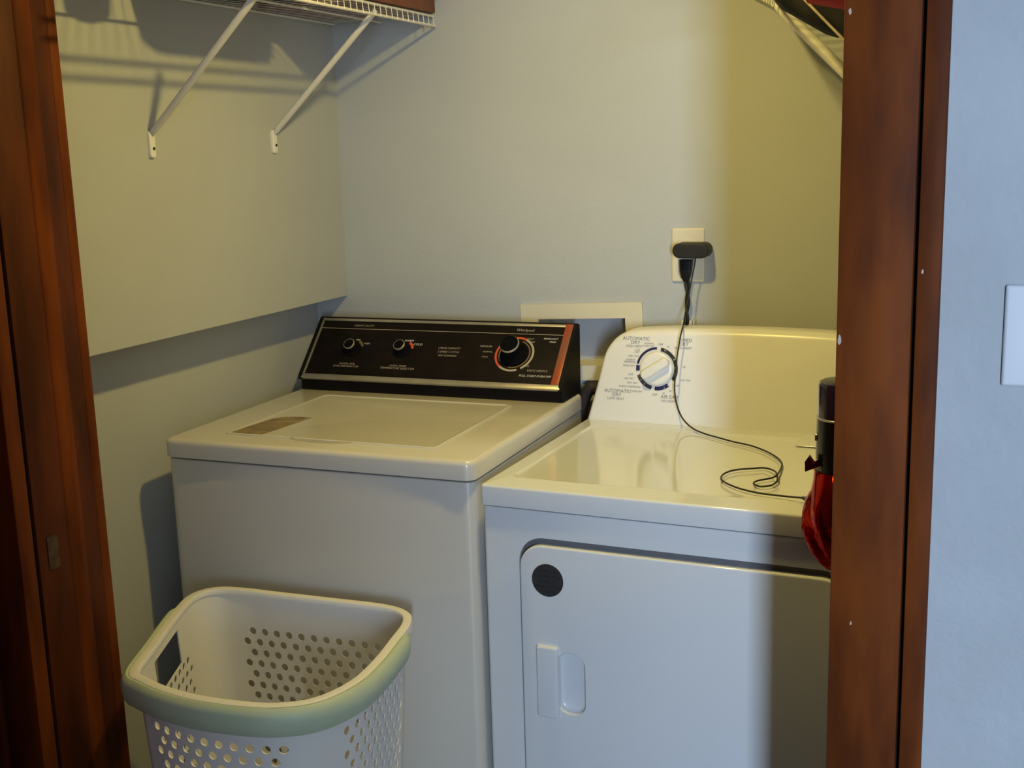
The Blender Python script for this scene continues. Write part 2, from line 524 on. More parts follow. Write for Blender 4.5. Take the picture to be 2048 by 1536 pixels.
o = boxes('woodgrain_strip', [(0.6555, 0.674, 0.0105, 0.1765, 0.0, 0.0038)], WOODSTRIP, wa, 0.001, FM)
o['label'] = 'worn red wood-grain strip at the right end of the panel'
# black end cap on the right
bm = bmesh.new()
cap = [(0.5240, WZ), (0.5235, 0.949), tuple(fp(0, -0.006, 0.001)[1:]), tuple(fp(0, 0.006, 0.006)[1:]), tuple(fp(0, H - 0.006, 0.005)[1:]), tuple(fp(0, H + 0.001, 0.001)[1:]), (0.6475, 1.084), (0.6455, WZ)]
rings(bm, [[(u, y, z) for y, z in cap] for u in (0.6745, 0.6835)])
bmesh.ops.bevel(bm, geom=[e for e in bm.edges if abs(e.verts[0].co.x - e.verts[1].co.x) < 1e-6], offset=0.0018, segments=2, affect='EDGES')
finish('end_cap', bm, BLACKS, wa)
# left end cap
bm = bmesh.new()
rings(bm, [[(u, y, z) for y, z in cap] for u in (0.0085, 0.0165)])
finish('end_cap', bm, BLACKS, wa)


def small_knob(u, v, ptr):
    m = FM @ Matrix.Translation((u, v, 0.0016))
    k = lathe('control_knob', [(0.0215, 0), (0.0215, 0.003), (0.0165, 0.006), (0.0145, 0.0115), (0.0138, 0.021), (0.0128, 0.0235), (0.0108, 0.0242), (0.0100, 0.0230), (0.004, 0.0222)], KNOB, wa, 28, m)
    lathe('chrome_ring', [(0.0141, 0.0195), (0.0146, 0.0215), (0.0140, 0.0240), (0.0126, 0.0246), (0.0124, 0.0232)], CHROME, k, 28, m, loop=True)
    return k


small_knob(0.128, 0.0865, 0)
small_knob(0.262, 0.0890, 0)
arc_band('dial_mark', 0.0225, 0.0285, 20, 62, INK_DIM, wa, FM @ Matrix.Translation((0.128, 0.0865, 0.0014)), 0.001)
arc_band('dial_mark', 0.0225, 0.0285, 12, 58, INK_RED, wa, FM @ Matrix.Translation((0.262, 0.0890, 0.0014)), 0.001)
TM = FM @ Matrix.Translation((0.549, 0.0895, 0.0014))
for a0, a1, mt in ((-58, 62, INK_SIL), (62, 96, INK_RED), (158, 232, INK_RED), (232, 290, INK_SIL), (136, 158, INK_SIL)):
    arc_band('dial_ring', 0.0425, 0.0475, a0, a1, mt, wa, TM, 0.001)
for a0, a1, mt in ((-100, 70, INK_DIM), (150, 215, INK_DIM)):
    arc_band('dial_ring', 0.0355, 0.0385, a0, a1, mt, wa, TM, 0.0008)
k = lathe('timer_knob', [(0.033, 0), (0.0335, 0.004), (0.029, 0.008), (0.0262, 0.012), (0.0238, 0.020), (0.0225, 0.034), (0.0228, 0.040), (0.0210, 0.0445), (0.0185, 0.0452), (0.0175, 0.043), (0.006, 0.0415)], KNOB, wa, 36, TM)
lathe('chrome_ring', [(0.0229, 0.0385), (0.0234, 0.0405), (0.0222, 0.0432), (0.0215, 0.0440), (0.0213, 0.0425)], CHROME, k, 36, TM, loop=True)
PM = FM @ Matrix.Translation((0, 0, 0.0016))
lettering('lettering', [('HEAVY DUTY', 0.137, 0.1555, 0.0075, 1.2),
                        ('WATER LEVEL', 0.128, 0.0435, 0.0070), ('LOAD SIZE SELECTOR', 0.126, 0.0365, 0.0070),
                        ('WASH / RINSE', 0.264, 0.0435, 0.0070), ('TEMPERATURE SELECTOR', 0.264, 0.0365, 0.0078),
                        ('LARGE CAPACITY', 0.383, 0.099, 0.0072), ('2 SPEED 5 CYCLE', 0.383, 0.0885, 0.0072), ('SELF CLEANING', 0.383, 0.078, 0.0066),
                        ('REGULAR', 0.474, 0.1085, 0.0070), ('KNITS GENTLE', 0.615, 0.0465, 0.0074), ('NORMAL', 0.482, 0.093, 0.006), ('SOAK', 0.478, 0.079, 0.006),
                        ('HEAVY', 0.578, 0.1325, 0.006), ('SUPER', 0.583, 0.1240, 0.006), ('RINSE', 0.585, 0.058, 0.006)], INK_SIL, wa, PM)
lettering('brand_lettering', [('Whirlpool', 0.560, 0.1565, 0.0105)], INK_SIL, wa, PM)
lettering('lettering', [('PULL START-PUSH OFF', 0.613, 0.0320, 0.0076), ('PERMANENT', 0.628, 0.1345, 0.0062), ('PRESS', 0.634, 0.1262, 0.0062)], INK_WHT, wa, PM)
lettering('lettering', [('LOW', 0.108, 0.099, 0.0062), ('MED', 0.135, 0.1135, 0.0062), ('HIGH', 0.162, 0.1035, 0.0062),
                        ('HOT', 0.242, 0.103, 0.0085), ('WARM', 0.272, 0.116, 0.0080), ('COLD', 0.298, 0.1065, 0.0085)], INK_WHT, wa, PM)

# ------------------------------------------------------------------ dryer
dy = empty('clothes_dryer', (-0.8721, 1.8822, 0), -0.0218,
           'white dryer with round program dial on its sloping console, right of the washer', 'dryer')
DW, DD, DZ = 0.737, 0.650, 0.8815
cab = slab('cabinet', 0.003, DW - 0.003, 0.004, DD, 0.025, 0.8405, ENAMEL_D, dy, r=0.008, bt=0.002)
cab.parent = None
cu = slab('cut', 0.0735, DW - 0.0735, 0.14, 0.7900, -0.05, 0.0, GAP_BLACK, None, r=0.048, n=10, mtx=frame((0, 0.020, 0), (1, 0, 0), (0, 0, 1)))
# the frame's normal points to -Y: z from -0.05 to 0 is behind ... the cutter spans y 0.02..0.07, so move it to reach the front
cu.location = (0, -0.036, 0)
bpy.context.view_layer.update()
cut(cab, cu)
cab.parent = dy
slab('gap_shade_liner', 0.0740, DW - 0.0740, 0.1405, 0.7895, -0.0335, -0.0130, GAP_GREY, dy, r=0.0475, n=10, mtx=frame((0, 0, 0), (1, 0, 0), (0, 0, 1)))  # liner added to darken the shaded gap round the door
slab('gap_shade_box', 0.010, DW - 0.010, 0.010, DD - 0.01, 0.838, 0.846, GAP_BLACK, dy, r=0.006)  # black box standing in for the shade under the top
for fx, fy in ((0.05, 0.05), (DW - 0.05, 0.05), (0.05, DD - 0.05), (DW - 0.05, DD - 0.05)):
    lathe('foot', [(0.02, 0), (0.022, 0.006), (0.012, 0.012), (0.012, 0.027)], BLACKS, dy, 16, Matrix.Translation((fx, fy, 0)))
# top with a shallow sunken field
bm = bmesh.new()
rs = slab_rings(0, DW, 0, DD, 0.8435, DZ, 0.008, 0.005, 0.0, 8, 4)
F0, F1, F2, F3 = 0.028, DW - 0.028, 0.060, 0.515
for i, z in ((0.0, DZ), (0.003, DZ + 0.0006), (0.006, DZ), (0.009, DZ - 0.0022), (0.013, DZ - 0.0030)):
    rs.append(rrect(F0 + i, F1 - i, F2 + i, F3 - i, 0.022, z, 8))
rings(bm, rs)
finish('top', bm, ENAMEL_D, dy, smooth=50)
# lint door at the back right of the top
lc = slab('lint_door', 0.486, 0.640, 0.452, 0.5485, DZ - 0.001, DZ + 0.0012, ENAMEL_D, dy, r=0.006, bt=0.001)
# console: rounded trapezoid, leaning back and rolling over at its top edge
CB, CT = 0.5585, 0.600


def con_out(s):
    """outline of the console front in (u, z) for parameter list"""
    pts = [(0.0, DZ - 0.001), (0.018, 0.951), (0.034, 1.020), (0.046, 1.046), (0.062, 1.064), (0.082, 1.0755), (0.110, 1.0815), (0.180, 1.0865), (0.270, 1.0895), (0.3685, 1.0905)]
    P = [Vector((a, b, 0)) for a, b in pts]
    q = smooth_path(P[1:], 5)
    left = [P[0]] + q
    right = [Vector((DW - p.x, p.y, 0)) for p in reversed(left[:-1])]
    return left + right


out = con_out(0)
cx, czc = 0.3685, 0.95


def lean(z):
    return CB + (z - DZ) * 0.155


bm = bmesh.new()
rs = []
R = 0.016
front_c = []
for k, (ins, back) in enumerate(((R, 0.0), (R * 0.62, R * 0.08), (R * 0.30, R * 0.30), (R * 0.08, R * 0.62), (0, R), (0.0, 0.060), (0.004, 0.075))):
    ring = []
    for p in out:
        # inset towards the axis of the outline (not along the bottom edge)
        dx = p.x - cx
        f = min(1.0, max(0.0, (p.y - 1.0) / 0.05))
        u = p.x - math.copysign(ins * (1 - 0.8 * f) if abs(dx) > 0.2 else 0, dx) * 0.6
        z = p.y - ins * f
        ring.append((u, lean(z) + back, z))
    rs.append(ring)
rings(bm, rs)
con = finish('console', bm, WHITEPL, dy, smooth=50)
# dial plane on the console
KU, KZ = 0.1605, 1.0005
E2d = Vector((0, 0.155, 1)).normalized()
DM = frame((KU, lean(KZ) - 0.0004, KZ), (1, 0, 0), E2d)
for a0, a1, mt in ((92, 168, INK_NAVY), (172, 188, INK_NAVY), (4 - 36, 80, INK_BLK), (200, 256, INK_BLK), (266, 308, INK_NAVY)):
    arc_band('dial_ring', 0.0395 if a0 != 92 else 0.0425, 0.0475, a0, a1, mt, dy, DM, 0.0008)
kn = lathe('program_knob', [(0.0375, 0), (0.0378, 0.003), (0.0365, 0.0065), (0.0340, 0.0085), (0.0300, 0.0090)], WHITEPL, dy, 40, DM)
gr = slab('grip', -0.0350, 0.0350, -0.0105, 0.0105, 0.005, 0.0235, WHITEPL, kn, r=0.0104, bt=0.005, mtx=DM @ Matrix.Rotation(math.radians(33), 4, 'Z'))


def dl(u, z):
    return u - KU, (z - KZ) * 1.012


def plab(lst):
    out_ = []
    for t, u, z, s in lst:
        x, y = dl(u, z)
        out_.append((t, x, y, s))
    return out_


lettering('lettering', plab([('AUTOMATIC', 0.111, 1.064, 0.0108), ('DRY', 0.109, 1.0555, 0.0108), ('HIGH HEAT', 0.107, 1.0475, 0.0075),
                             ('TIMED', 0.222, 1.064, 0.0108), ('DRY', 0.219, 1.0555, 0.0108), ('HIGH HEAT', 0.218, 1.0475, 0.0075),
                             ('AUTOMATIC', 0.072, 0.9475, 0.0108), ('DRY', 0.070, 0.9390, 0.0108), ('LOW HEAT', 0.068, 0.9305, 0.0078),
                             ('AIR DRY', 0.192, 0.9405, 0.0108), ('NO HEAT', 0.190, 0.9315, 0.0078)]), INK_GRY, dy, DM)
lettering('lettering', plab([('NORMAL', 0.141, 1.0545, 0.0055), ('MORE DRY', 0.140, 1.0490, 0.0052), ('OFF', 0.167, 1.0535, 0.0066), ('70', 0.184, 1.0485, 0.006),
                             ('LESS', 0.115, 1.0395, 0.0056), ('DRY', 0.114, 1.0345, 0.0056), ('VERY DRY', 0.106, 1.0255, 0.0056),
                             ('ENERGY', 0.100, 1.0175, 0.0056), ('PREFERRED', 0.098, 1.0125, 0.0056), ('MORE DRY', 0.096, 1.0045, 0.0056),
                             ('OFF', 0.101, 0.9855, 0.0066), ('LESS DRY', 0.097, 0.9765, 0.0056), ('VERY DRY', 0.105, 0.9670, 0.0056),
                             ('ENERGY PREFERRED', 0.100, 0.9585, 0.0056), ('MORE DRY', 0.116, 0.9490, 0.0056), ('OFF', 0.158, 0.9440, 0.0066),
                             ('20', 0.178, 0.9480, 0.006), ('40', 0.193, 0.9540, 0.006), ('OFF', 0.208, 0.9655, 0.006), ('LESS DRY', 0.226, 0.9785, 0.0056),
                             ('40', 0.222, 1.0070, 0.006)]), INK_GRY, dy, DM)
lettering('dial_lettering', [('M', 0.018, 0.0405, 0.005), ('30', 0.0385, 0.0215, 0.005), ('20', 0.0432, 0.004, 0.005), ('10', 0.0425, -0.010, 0.005),
                             ('L', -0.040, -0.0170, 0.005), ('V', -0.035, -0.0265, 0.005), ('E', -0.027, -0.0345, 0.005), ('2', 0.0185, -0.0400, 0.005), ('4', 0.0265, -0.0352, 0.005)],
          WHITEPL, dy, DM, lift=0.0013)

# door with finger pocket
door = slab('door', 0.0775, DW - 0.0775, 0.146, 0.7775, -0.0128, 0.004, ENAMEL_D, None, r=0.043, bt=0.0035, n=10, mtx=frame((0, 0, 0), (1, 0, 0), (0, 0, 1)))
cu = slab('cut', 0.146, 0.2015, 0.458, 0.580, -0.0105, 0.03, GAP_BLACK, None, r=0.024, bb=0.010, n=10, mtx=frame((0, 0, 0), (1, 0, 0), (0, 0, 1)))
cut(door, cu)
door.parent = dy
FD = frame((0, -0.004, 0), (1, 0, 0), (0, 0, 1))
hd = slab('handle', 0.1085, 0.1500, 0.4480, 0.5880, -0.0085, 0.0085, ENAMEL_D, door, r=0.004, bt=0.004, mtx=FD)
st = slab('badge', 0.1015, 0.1625, 0.683, 0.745, 0.0, 0.0008, STICK, door, r=0.03099, mtx=FD, n=12)
st['label'] = 'round charcoal sticker on the door corner'
lettering('badge_lettering', [('MADE IN', 0.130, 0.7310, 0.0085), ('COMMERCIAL', 0.132, 0.7210, 0.0082), ('QUALITY', 0.132, 0.7115, 0.0085), ('LONG LASTING', 0.132, 0.7015, 0.0075), ('DRYER', 0.134, 0.6930, 0.0080)],
          STICK_INK, st, FD, lift=0.0011)

# ------------------------------------------------------------------ laundry basket
bk = empty('laundry_basket', (-1.185, 1.60, 0), 0, 'tall white perforated laundry basket with a green rim, in front of the washer', 'laundry basket')
inner = [(-1.300, 1.435), (-1.341, 1.530), (-1.405, 1.685), (-1.421, 1.750), (-1.398, 1.784), (-1.340, 1.7945), (-1.285, 1.796), (-1.165, 1.802), (-1.048, 1.806), (-0.998, 1.788),
         (-0.976, 1.750), (-0.963, 1.685), (-0.948, 1.598), (-0.944, 1.515), (-0.965, 1.447), (-1.007, 1.412), (-1.063, 1.397), (-1.140, 1.391), (-1.211, 1.399), (-1.268, 1.416)]
P = [Vector((x + 1.185, y - 1.60, 0)) for x, y in inner]
Pc = smooth_path([P[-2], P[-1]] + P + [P[0], P[1]], 16)[32:-16]
# resample to equal steps
NS = 216
LEN = [0.0]
Pl = Pc + [Pc[0]] if (Pc[0] - Pc[-1]).length > 1e-6 else Pc
for a_, b_ in zip(Pl, Pl[1:]):
    LEN.append(LEN[-1] + (b_ - a_).length)
PER = LEN[-1]


def at_len(s):
    s %= PER
    lo_, hi_ = 0, len(LEN) - 1
    while hi_ - lo_ > 1:
        mid = (lo_ + hi_) // 2
        if LEN[mid] <= s:
            lo_ = mid
        else:
            hi_ = mid
    t = (s - LEN[lo_]) / max(1e-9, LEN[hi_] - LEN[lo_])
    return Pl[lo_].lerp(Pl[hi_], t)


ring0 = [at_len(PER * k / NS) for k in range(NS)]
cen = sum(ring0, Vector()) / NS
area = sum(ring0[i].x * ring0[(i + 1) % NS].y - ring0[(i + 1) % NS].x * ring0[i].y for i in range(NS))
sgn = 1 if area > 0 else -1
nrm = []
for i in range(NS):
    t = (ring0[(i + 2) % NS] - ring0[i - 2]).normalized()
    nrm.append(Vector((t.y, -t.x, 0)) * sgn)
ZR = 0.65


def body_pt(fi, z):
    """fi: fractional index along the outline"""
    i = int(math.floor(fi)) % NS
    f = fi - math.floor(fi)
    p = ring0[i].lerp(ring0[(i + 1) % NS], f)
    nn = nrm[i].lerp(nrm[(i + 1) % NS], f)
    p = p + nn * 0.004
    s = 0.80 + 0.20 * (z / ZR) ** 0.9
    q = cen + (p - cen) * s
    return Vector((q.x, q.y, z))


# classify the outline: wall sections that carry holes, by world position of the outline
def sect(i):
    p = ring0[i % NS] + Vector((-1.185, 1.60, 0)) * 0
    x, y = p.x - 1.185, p.y + 1.60
    return x, y


NR = 29
rowz = [0.012 + (0.645 - 0.012) * k / NR for k in range(NR + 1)]
CELL = 4            # one hole cell = 4 outline steps (about 2.7 cm)


def has_hole(i, zr):
    x, y = sect(i + 2)
    z = rowz[zr]
    if z < 0.04 or z > 0.560:
        return False
    if y > 1.785 and -1.352 < x < -1.02:
        return True                      # back
    if y < 1.415 and -1.262 < x < -0.975:
        return True                      # front
    if x > -0.975 and 1.50 < y < 1.735:
        return True                      # right
    if x < -1.315 and 1.50 < y < 1.70 and z < 0.545:
        return True                      # left
    return False


def in_slot(i, zr, off):
    x, y = sect(i)
    z = 0.5 * (rowz[zr] + rowz[zr + 1])
    if not (0.566 < z < 0.622):
        return False
    return (x < -1.31 and 1.505 < y < 1.645)


bm = bmesh.new()
cache = {}


def gv(fi, z):
    key = (round(fi % NS, 4), round(z, 6))
    if key not in cache:
        cache[key] = bm.verts.new(body_pt(fi, z))
    return cache[key]


def quad(i0, i1, z0, z1):
    vs_ = [gv(i0, z0), gv(i1, z0), gv(i1, z1), gv(i0, z1)]
    try:
        bm.faces.new(vs_)
    except ValueError:
        pass


for r_ in range(NR):
    z0, z1 = rowz[r_], rowz[r_ + 1]
    zm = 0.5 * (z0 + z1)
    off = (r_ % 2) * 2
    i = off
    while i < NS + off:
        if has_hole(i, r_) and not any(in_slot(i + q, r_, off) for q in range(CELL + 1)):
            outer = [(i, z0), (i + 2, z0), (i + 4, z0), (i + 4, zm), (i + 4, z1), (i + 2, z1), (i, z1), (i, zm)]
            ov = [gv(a_, b_) for a_, b_ in outer]
            hv = []
            rr = 0.0073
            ds = PER / NS * 0.96
            for k in range(16):
                an = -3 * PI / 4 + 2 * PI * k / 16
                hv.append(bm.verts.new(body_pt(i + 2 + rr * math.cos(an) / ds, zm + rr * math.sin(an))))
            for k in range(8):
                a0_, a1_ = ov[k], ov[(k + 1) % 8]
                h0, h1, h2 = hv[2 * k], hv[2 * k + 1], hv[(2 * k + 2) % 16]
                bm.faces.new((a0_, h1, h0))
                bm.faces.new((a0_, a1_, h1))
                bm.faces.new((a1_, h2, h1))
        else:
            for q in range(CELL):
                if not in_slot(i + q, r_, off):
                    quad(i + q, i + q + 1, z0, z1)
        i += CELL
body = finish('basket_body', bm, BASKET, bk, smooth=40)
sm = body.modifiers.new('thickness', 'SOLIDIFY')
sm.thickness = 0.0026
sm.offset = 0.0
_me = bpy.data.meshes.new_from_object(body.evaluated_get(bpy.context.evaluated_depsgraph_get()))
body.modifiers.clear()
body.data = _me
_me.set_sharp_from_angle(angle=math.radians(38))
bm = bmesh.new()
rings(bm, [[tuple(body_pt(k, 0.012 + dz))[:2] + (z,) for k in range(NS)] for dz, z in ((0.0, 0.0), (0.0, 0.014))])
finish('basket_bottom', bm, BASKET, bk)


def sweep(name, prof, i0, i1, mat, closed, taper=0):
    bm_ = bmesh.new()
    rs_ = []
    idx = range(i0, i1) if closed else range(i0, i1 + 1)
    idx = list(idx)
    for q, k in enumerate(idx):
        sc_ = 1.0
        if taper:
            sc_ = min(1.0, (min(q, len(idx) - 1 - q) / taper) ** 0.5 * 0.9 + 0.1)
        ring_ = []
        pm = (sum(a_ for a_, _ in prof) / len(prof), sum(b_ for _, b_ in prof) / len(prof))
        p0 = (prof[0][0], pm[1])
        for a_, b_ in prof:
            aa, bb = p0[0] + (a_ - p0[0]) * sc_, pm[1] + (b_ - pm[1]) * (0.5 + 0.5 * sc_)
            p_ = ring0[k % NS] + nrm[k % NS] * aa
            ring_.append((p_.x, p_.y, bb))
        rs_.append(ring_)
    if closed:
        rs_.append(rs_[0])
        rings(bm_, rs_, False, False)
        bmesh.ops.remove_doubles(bm_, verts=bm_.verts[:], dist=1e-6)
    else:
        rings(bm_, rs_)
    return finish(name, bm_, mat, bk, smooth=45)


rim_prof = [(0.0, 0.640), (0.0, 0.6475), (0.002, 0.650), (0.0135, 0.6505), (0.0165, 0.649), (0.0175, 0.644), (0.0175, 0.632), (0.0145, 0.630), (0.0145, 0.641), (0.004, 0.641)]
sweep('rim', rim_prof, 0, NS, BASKET, True)
# green grip from the back left corner round the front to the back right corner
idxs = [k for k in range(NS) if not (sect(k)[1] > 1.715 and not (sect(k)[0] > -0.96 and sect(k)[1] < 1.735))]
first = min(idxs, key=lambda k: abs(sect(k)[0] + 1.413) + abs(sect(k)[1] - 1.705))
last = min(range(NS), key=lambda k: abs(sect(k)[0] + 0.970) + abs(sect(k)[1] - 1.725))
span = [(first + q) % NS for q in range((last - first) % NS + 1)]
if any(sect(k)[1] > 1.79 for k in span):      # went round the back: take the other way
    first, last = last, first
    span = [(first + q) % NS for q in range((last - first) % NS + 1)]
grip_prof = [(0.0172, 0.6485), (0.0215, 0.6495), (0.0270, 0.646), (0.0310, 0.638), (0.0320, 0.626), (0.0300, 0.612), (0.0255, 0.6035), (0.0195, 0.602), (0.0172, 0.606)]
g = sweep('grip_band', grip_prof, first, first + len(span) - 1, GREEN, False, 5)
g['label'] = 'soft green grip band'

# ------------------------------------------------------------------ wire shelves
SZ = 1.795


def wire_shelf(name, label, xwall, side, depth, y0, y1, braces, SZ=SZ, front_drop=0.022, pitch=0.0254):
    """side +1: shelf sticks out towards +X from the wall at xwall"""
    root = empty(name, (xwall, 0, 0), 0, label, 'shelf')
    X = lambda d: side * d
    for nm, d, z, r in (('rail', 0.012, SZ, 0.0032), ('rail', depth * 0.5, SZ - 0.004, 0.003), ('lip_rail', depth, SZ, 0.0034), ('lip_rail', depth + 0.002, SZ - front_drop, 0.0034)):
        tube(nm, [(X(d), y0, z), (X(d), y1, z)], r, WIREW, root, 8)
    bm_ = bmesh.new()
    y = y1 - 0.012
    while y > y0:
        add_tube(bm_, [(X(0.008), y, SZ + 0.003), (X(depth - 0.004), y, SZ + 0.003), (X(depth + 0.003), y, SZ - 0.001), (X(depth + 0.005), y, SZ - front_drop - 0.002)], 0.0011, 5)
        y -= pitch
    o_ = finish('deck_wires', bm_, WIREW, root, smooth=60)
    o_['kind'] = 'stuff'
    for yb, drop, rr in braces:
        bm_ = bmesh.new()
        a_ = Vector((X(0.008), yb, SZ - drop))
        b_ = Vector((X(depth - 0.002), yb, SZ - 0.012))
        t_ = (b_ - a_)
        nrm_ = Vector((0, 1, 0))
        up_ = t_.normalized().cross(nrm_)
        R_ = []
        for f in (0.0, 0.04, 0.96, 1.0):
            p_ = a_ + t_ * f
            ww = rr * (0.55 if f in (0.0, 1.0) else 1.0)
            R_.append([p_ + nrm_ * ww * math.cos(2 * PI * k_ / 12) + up_ * rr * 0.75 * math.sin(2 * PI * k_ / 12) for k_ in range(12)])
        rings(bm_, R_)
        br = finish('brace', bm_, WIREW, root, smooth=50)
        slab('wall_clip', -0.0085, 0.0085, -0.048, 0.004, 0, 0.007, CLIPW, br, r=0.006, bt=0.003, mtx=frame((0, yb, SZ - drop), (0, -side, 0), (0, 0, 1)) if side < 0 else frame((0, yb, SZ - drop), (0, 1, 0), (0, 0, 1)))
        lathe('screw', [(0.0032, 0), (0.0032, 0.0082), (0.0012, 0.0086)], GAP_BLACK, br, 10, frame((0, yb + 0.001, SZ - drop - 0.030), (0, side, 0), (0, 0, 1)))
    return root


wire_shelf('wire_shelf', 'white wire shelf on two slanting braces along the left wall', XU, 1, 0.284, YFC + 0.03, YB - 0.012,
           [(1.889, 0.262, 0.0085), (2.311, 0.258, 0.0085)])
wire_shelf('wire_shelf', 'white wire shelf high on the right wall above the dryer', XR, -1, 0.379, YFC + 0.03, YB - 0.012,
           [(2.45, 0.387, 0.0150)], SZ=1.763)

# things lying on the left shelf
bm = bmesh.new()
rings(bm, slab_rings(-1.535, -1.262, 2.245, 2.575, SZ + 0.0050, SZ + 0.055, 0.006, 0.004, 0.002))
tag(finish('cardboard_box', bm, CARD), 'flat reddish-brown cardboard box lying on the left wire shelf', 'box')
bm = bmesh.new()
rings(bm, slab_rings(-1.50, -1.215, 2.215, 2.570, SZ + 0.0555, SZ + 0.17, 0.03, 0.02, 0.01))
tag(finish('folded_towel', bm, CARDR), 'orange-red folded towel on the flat cardboard box', 'towel')


def cloth_lump(name, x0, x1, y0, y1, z0, z1, mat, seed, amp=0.012, r=0.05):
    bm_ = bmesh.new()
    rs_ = slab_rings(x0, x1, y0, y1, z0, z1, r, min(r, (z1 - z0) * 0.45), min(r * 0.3, (z1 - z0) * 0.3), 8, 5)
    rnd = random.Random(seed)
    ph = [rnd.uniform(0, 6.28) for _ in range(6)]
    out_ = []
    for ring_ in rs_:
        rr_ = []
        for x, y, z in ring_:
            f = min(1.0, max(0.0, (z - z0) / (z1 - z0)))
            dx = amp * f * math.sin(17 * y + ph[0]) + amp * 0.5 * f * math.sin(41 * y + 13 * z + ph[1])
            dy_ = amp * f * math.sin(19 * x + ph[2])
            dz_ = amp * f * math.sin(14 * x + 11 * y + ph[3])
            rr_.append((x + dx, y + dy_, z + dz_))
        out_.append(rr_)
    rings(bm_, out_)
    return finish(name, bm_, mat, smooth=70)


tag(cloth_lump('dark_bag', -1.535, -1.285, 1.86, 2.185, SZ + 0.0050, SZ + 0.16, CLOTHK, 3), 'black cloth bag slumped on the left wire shelf, beside the box', 'bag')


bt = lathe('rounded_bottle', [(0.040, 0.0), (0.050, 0.006), (0.052, 0.03), (0.052, 0.11), (0.046, 0.135), (0.024, 0.155), (0.020, 0.160), (0.020, 0.185), (0.016, 0.188)], CLIPW, None, 28)
bt.location = (-1.412, 1.757, SZ + 0.0048)
tag(bt, 'rounded white bottle standing near the front end of the left wire shelf', 'bottle')


# dark clothes drooping through under the right shelf
def droop(name, x0, x1, y0, y1, ztop, low, mat, seed):
    """a cloth hung over the shelf wires: top edge on the deck, lower edge bellied by low(t)"""
    bm_ = bmesh.new()
    n_ = 16
    R_ = []
    for k in range(n_ + 1):
        t = k / n_
        x = x0 + (x1 - x0) * t
        zl = low(t)
        wob = 0.008 * math.sin(9 * t + seed)
        prof_ = [(y0 + wob, ztop), (y0 - 0.004 + wob, (ztop + zl) / 2), (y0 + 0.012 + wob, zl + 0.010), ((y0 + y1) / 2, zl), (y1 - 0.012 + wob, zl + 0.012), (y1 + wob, (ztop + zl) / 2), (y1 + wob, ztop)]
        R_.append([(x, a_, b_) for a_, b_ in prof_])
    rings(bm_, R_)
    return finish(name, bm_, mat, smooth=60)


bg = tag(droop('black_garment', -0.400, -0.085, 2.13, 2.34, 1.756, lambda t: 1.715 - 0.052 * min(1, t * 3.5) - 0.012 * t, CLOTHK, 1.0), 'black garment drooping under the right wire shelf', 'garment')
tube('strap', [pix(1598, -12, y=2.112), pix(1694, 86, y=2.112)], 0.0024, INK_SIL, bg, 8)
tag(droop('crimson_garment', -0.315, -0.085, 1.90, 2.08, 1.756, lambda t: 1.695 - 0.055 * t, CLOTHR, 2.0), 'crimson garment under the right wire shelf, nearest the doorway', 'garment')

# ------------------------------------------------------------------ wall fittings
# laundry connection box
lb = empty('washer_outlet_box', (-0.9225, YB, 1.06), -0.0, 'cream-framed recessed water supply box on the back wall behind the washer', 'wall box')
tilt = Matrix.Rotation(-0.040, 4, 'Y')
fo = frame((0, 0, 0), (1, 0, 0), (0, 0, 1))
boxes('frame', [(-0.152, 0.152, -0.008, -0.0005, 0.026, 0.062), (-0.152, -0.108, -0.008, -0.0005, -0.122, 0.026), (0.110, 0.152, -0.008, -0.0005, -0.122, 0.026), (-0.108, 0.110, -0.008, -0.0005, -0.122, -0.086)], BOXFR, lb, 0.0, tilt)
boxes('box_lining', [(-0.108, 0.110, 0.078, 0.082, -0.086, 0.026), (-0.110, -0.106, -0.001, 0.082, -0.086, 0.026), (0.108, 0.112, -0.001, 0.082, -0.086, 0.026), (-0.108, 0.110, -0.001, 0.082, 0.0245, 0.0275)], BOXIN, lb, 0.0, tilt)
boxes('box_floor', [(-0.108, 0.110, -0.001, 0.082, -0.089, -0.086)], BOXFR, lb, 0.0, tilt)
# dark hose behind the washer
hs = tube('drain_hose', smooth_path([(-0.935, 2.568, 0.60), (-0.925, 2.566, 0.80), (-0.908, 2.560, 0.895), (-0.882, 2.556, 0.930), (-0.856, 2.560, 0.895), (-0.848, 2.566, 0.80), (-0.846, 2.568, 0.60)], 6), 0.0150, HOSE, None, 12)
tag(hs, 'dark rubber hose looping up behind the washer, by the dryer console', 'hose')
# outlet with two plugs
op = empty('wall_outlet', (-0.6655, YB, 1.237), 0, 'ivory duplex outlet plate on the back wall above the dryer', 'outlet')
FW = frame((0, 0, 0), (1, 0, 0), (0, 0, 1))
slab('cover_plate', -0.0375, 0.0375, -0.0605, 0.0605, 0.0003, 0.0065, BEIGE, op, r=0.004, bt=0.004, mtx=FW)
for zz in (0.0205, -0.0205):
    slab('receptacle', -0.017, 0.017, zz - 0.0145, zz + 0.0145, 0.0060, 0.0085, BEIGE, op, r=0.011, bt=0.001, mtx=FW)
lathe('screw', [(0.003, 0.006), (0.003, 0.0075), (0.001, 0.0078)], SILV, op, 10, FW)
ad = empty('power_adapter', (-0.6475, YB, 1.251), 0, 'charcoal charger block in the upper socket, its thin cord running over the dryer', 'adapter')
slab('adapter_body', -0.0405, 0.0405, -0.0165, 0.0165, 0.0095, 0.058, ADAPT, ad, r=0.0162, bt=0.004, bb=0.002, mtx=FW, n=8)
boxes('prongs', [(-0.016, -0.014, -0.0095, -0.0088, -0.003, 0.003), (0.0, 0.002, -0.0095, -0.0088, -0.003, 0.003)], SILV, ad)
OX, OY, OZ_ = -0.6475, YB, 1.251


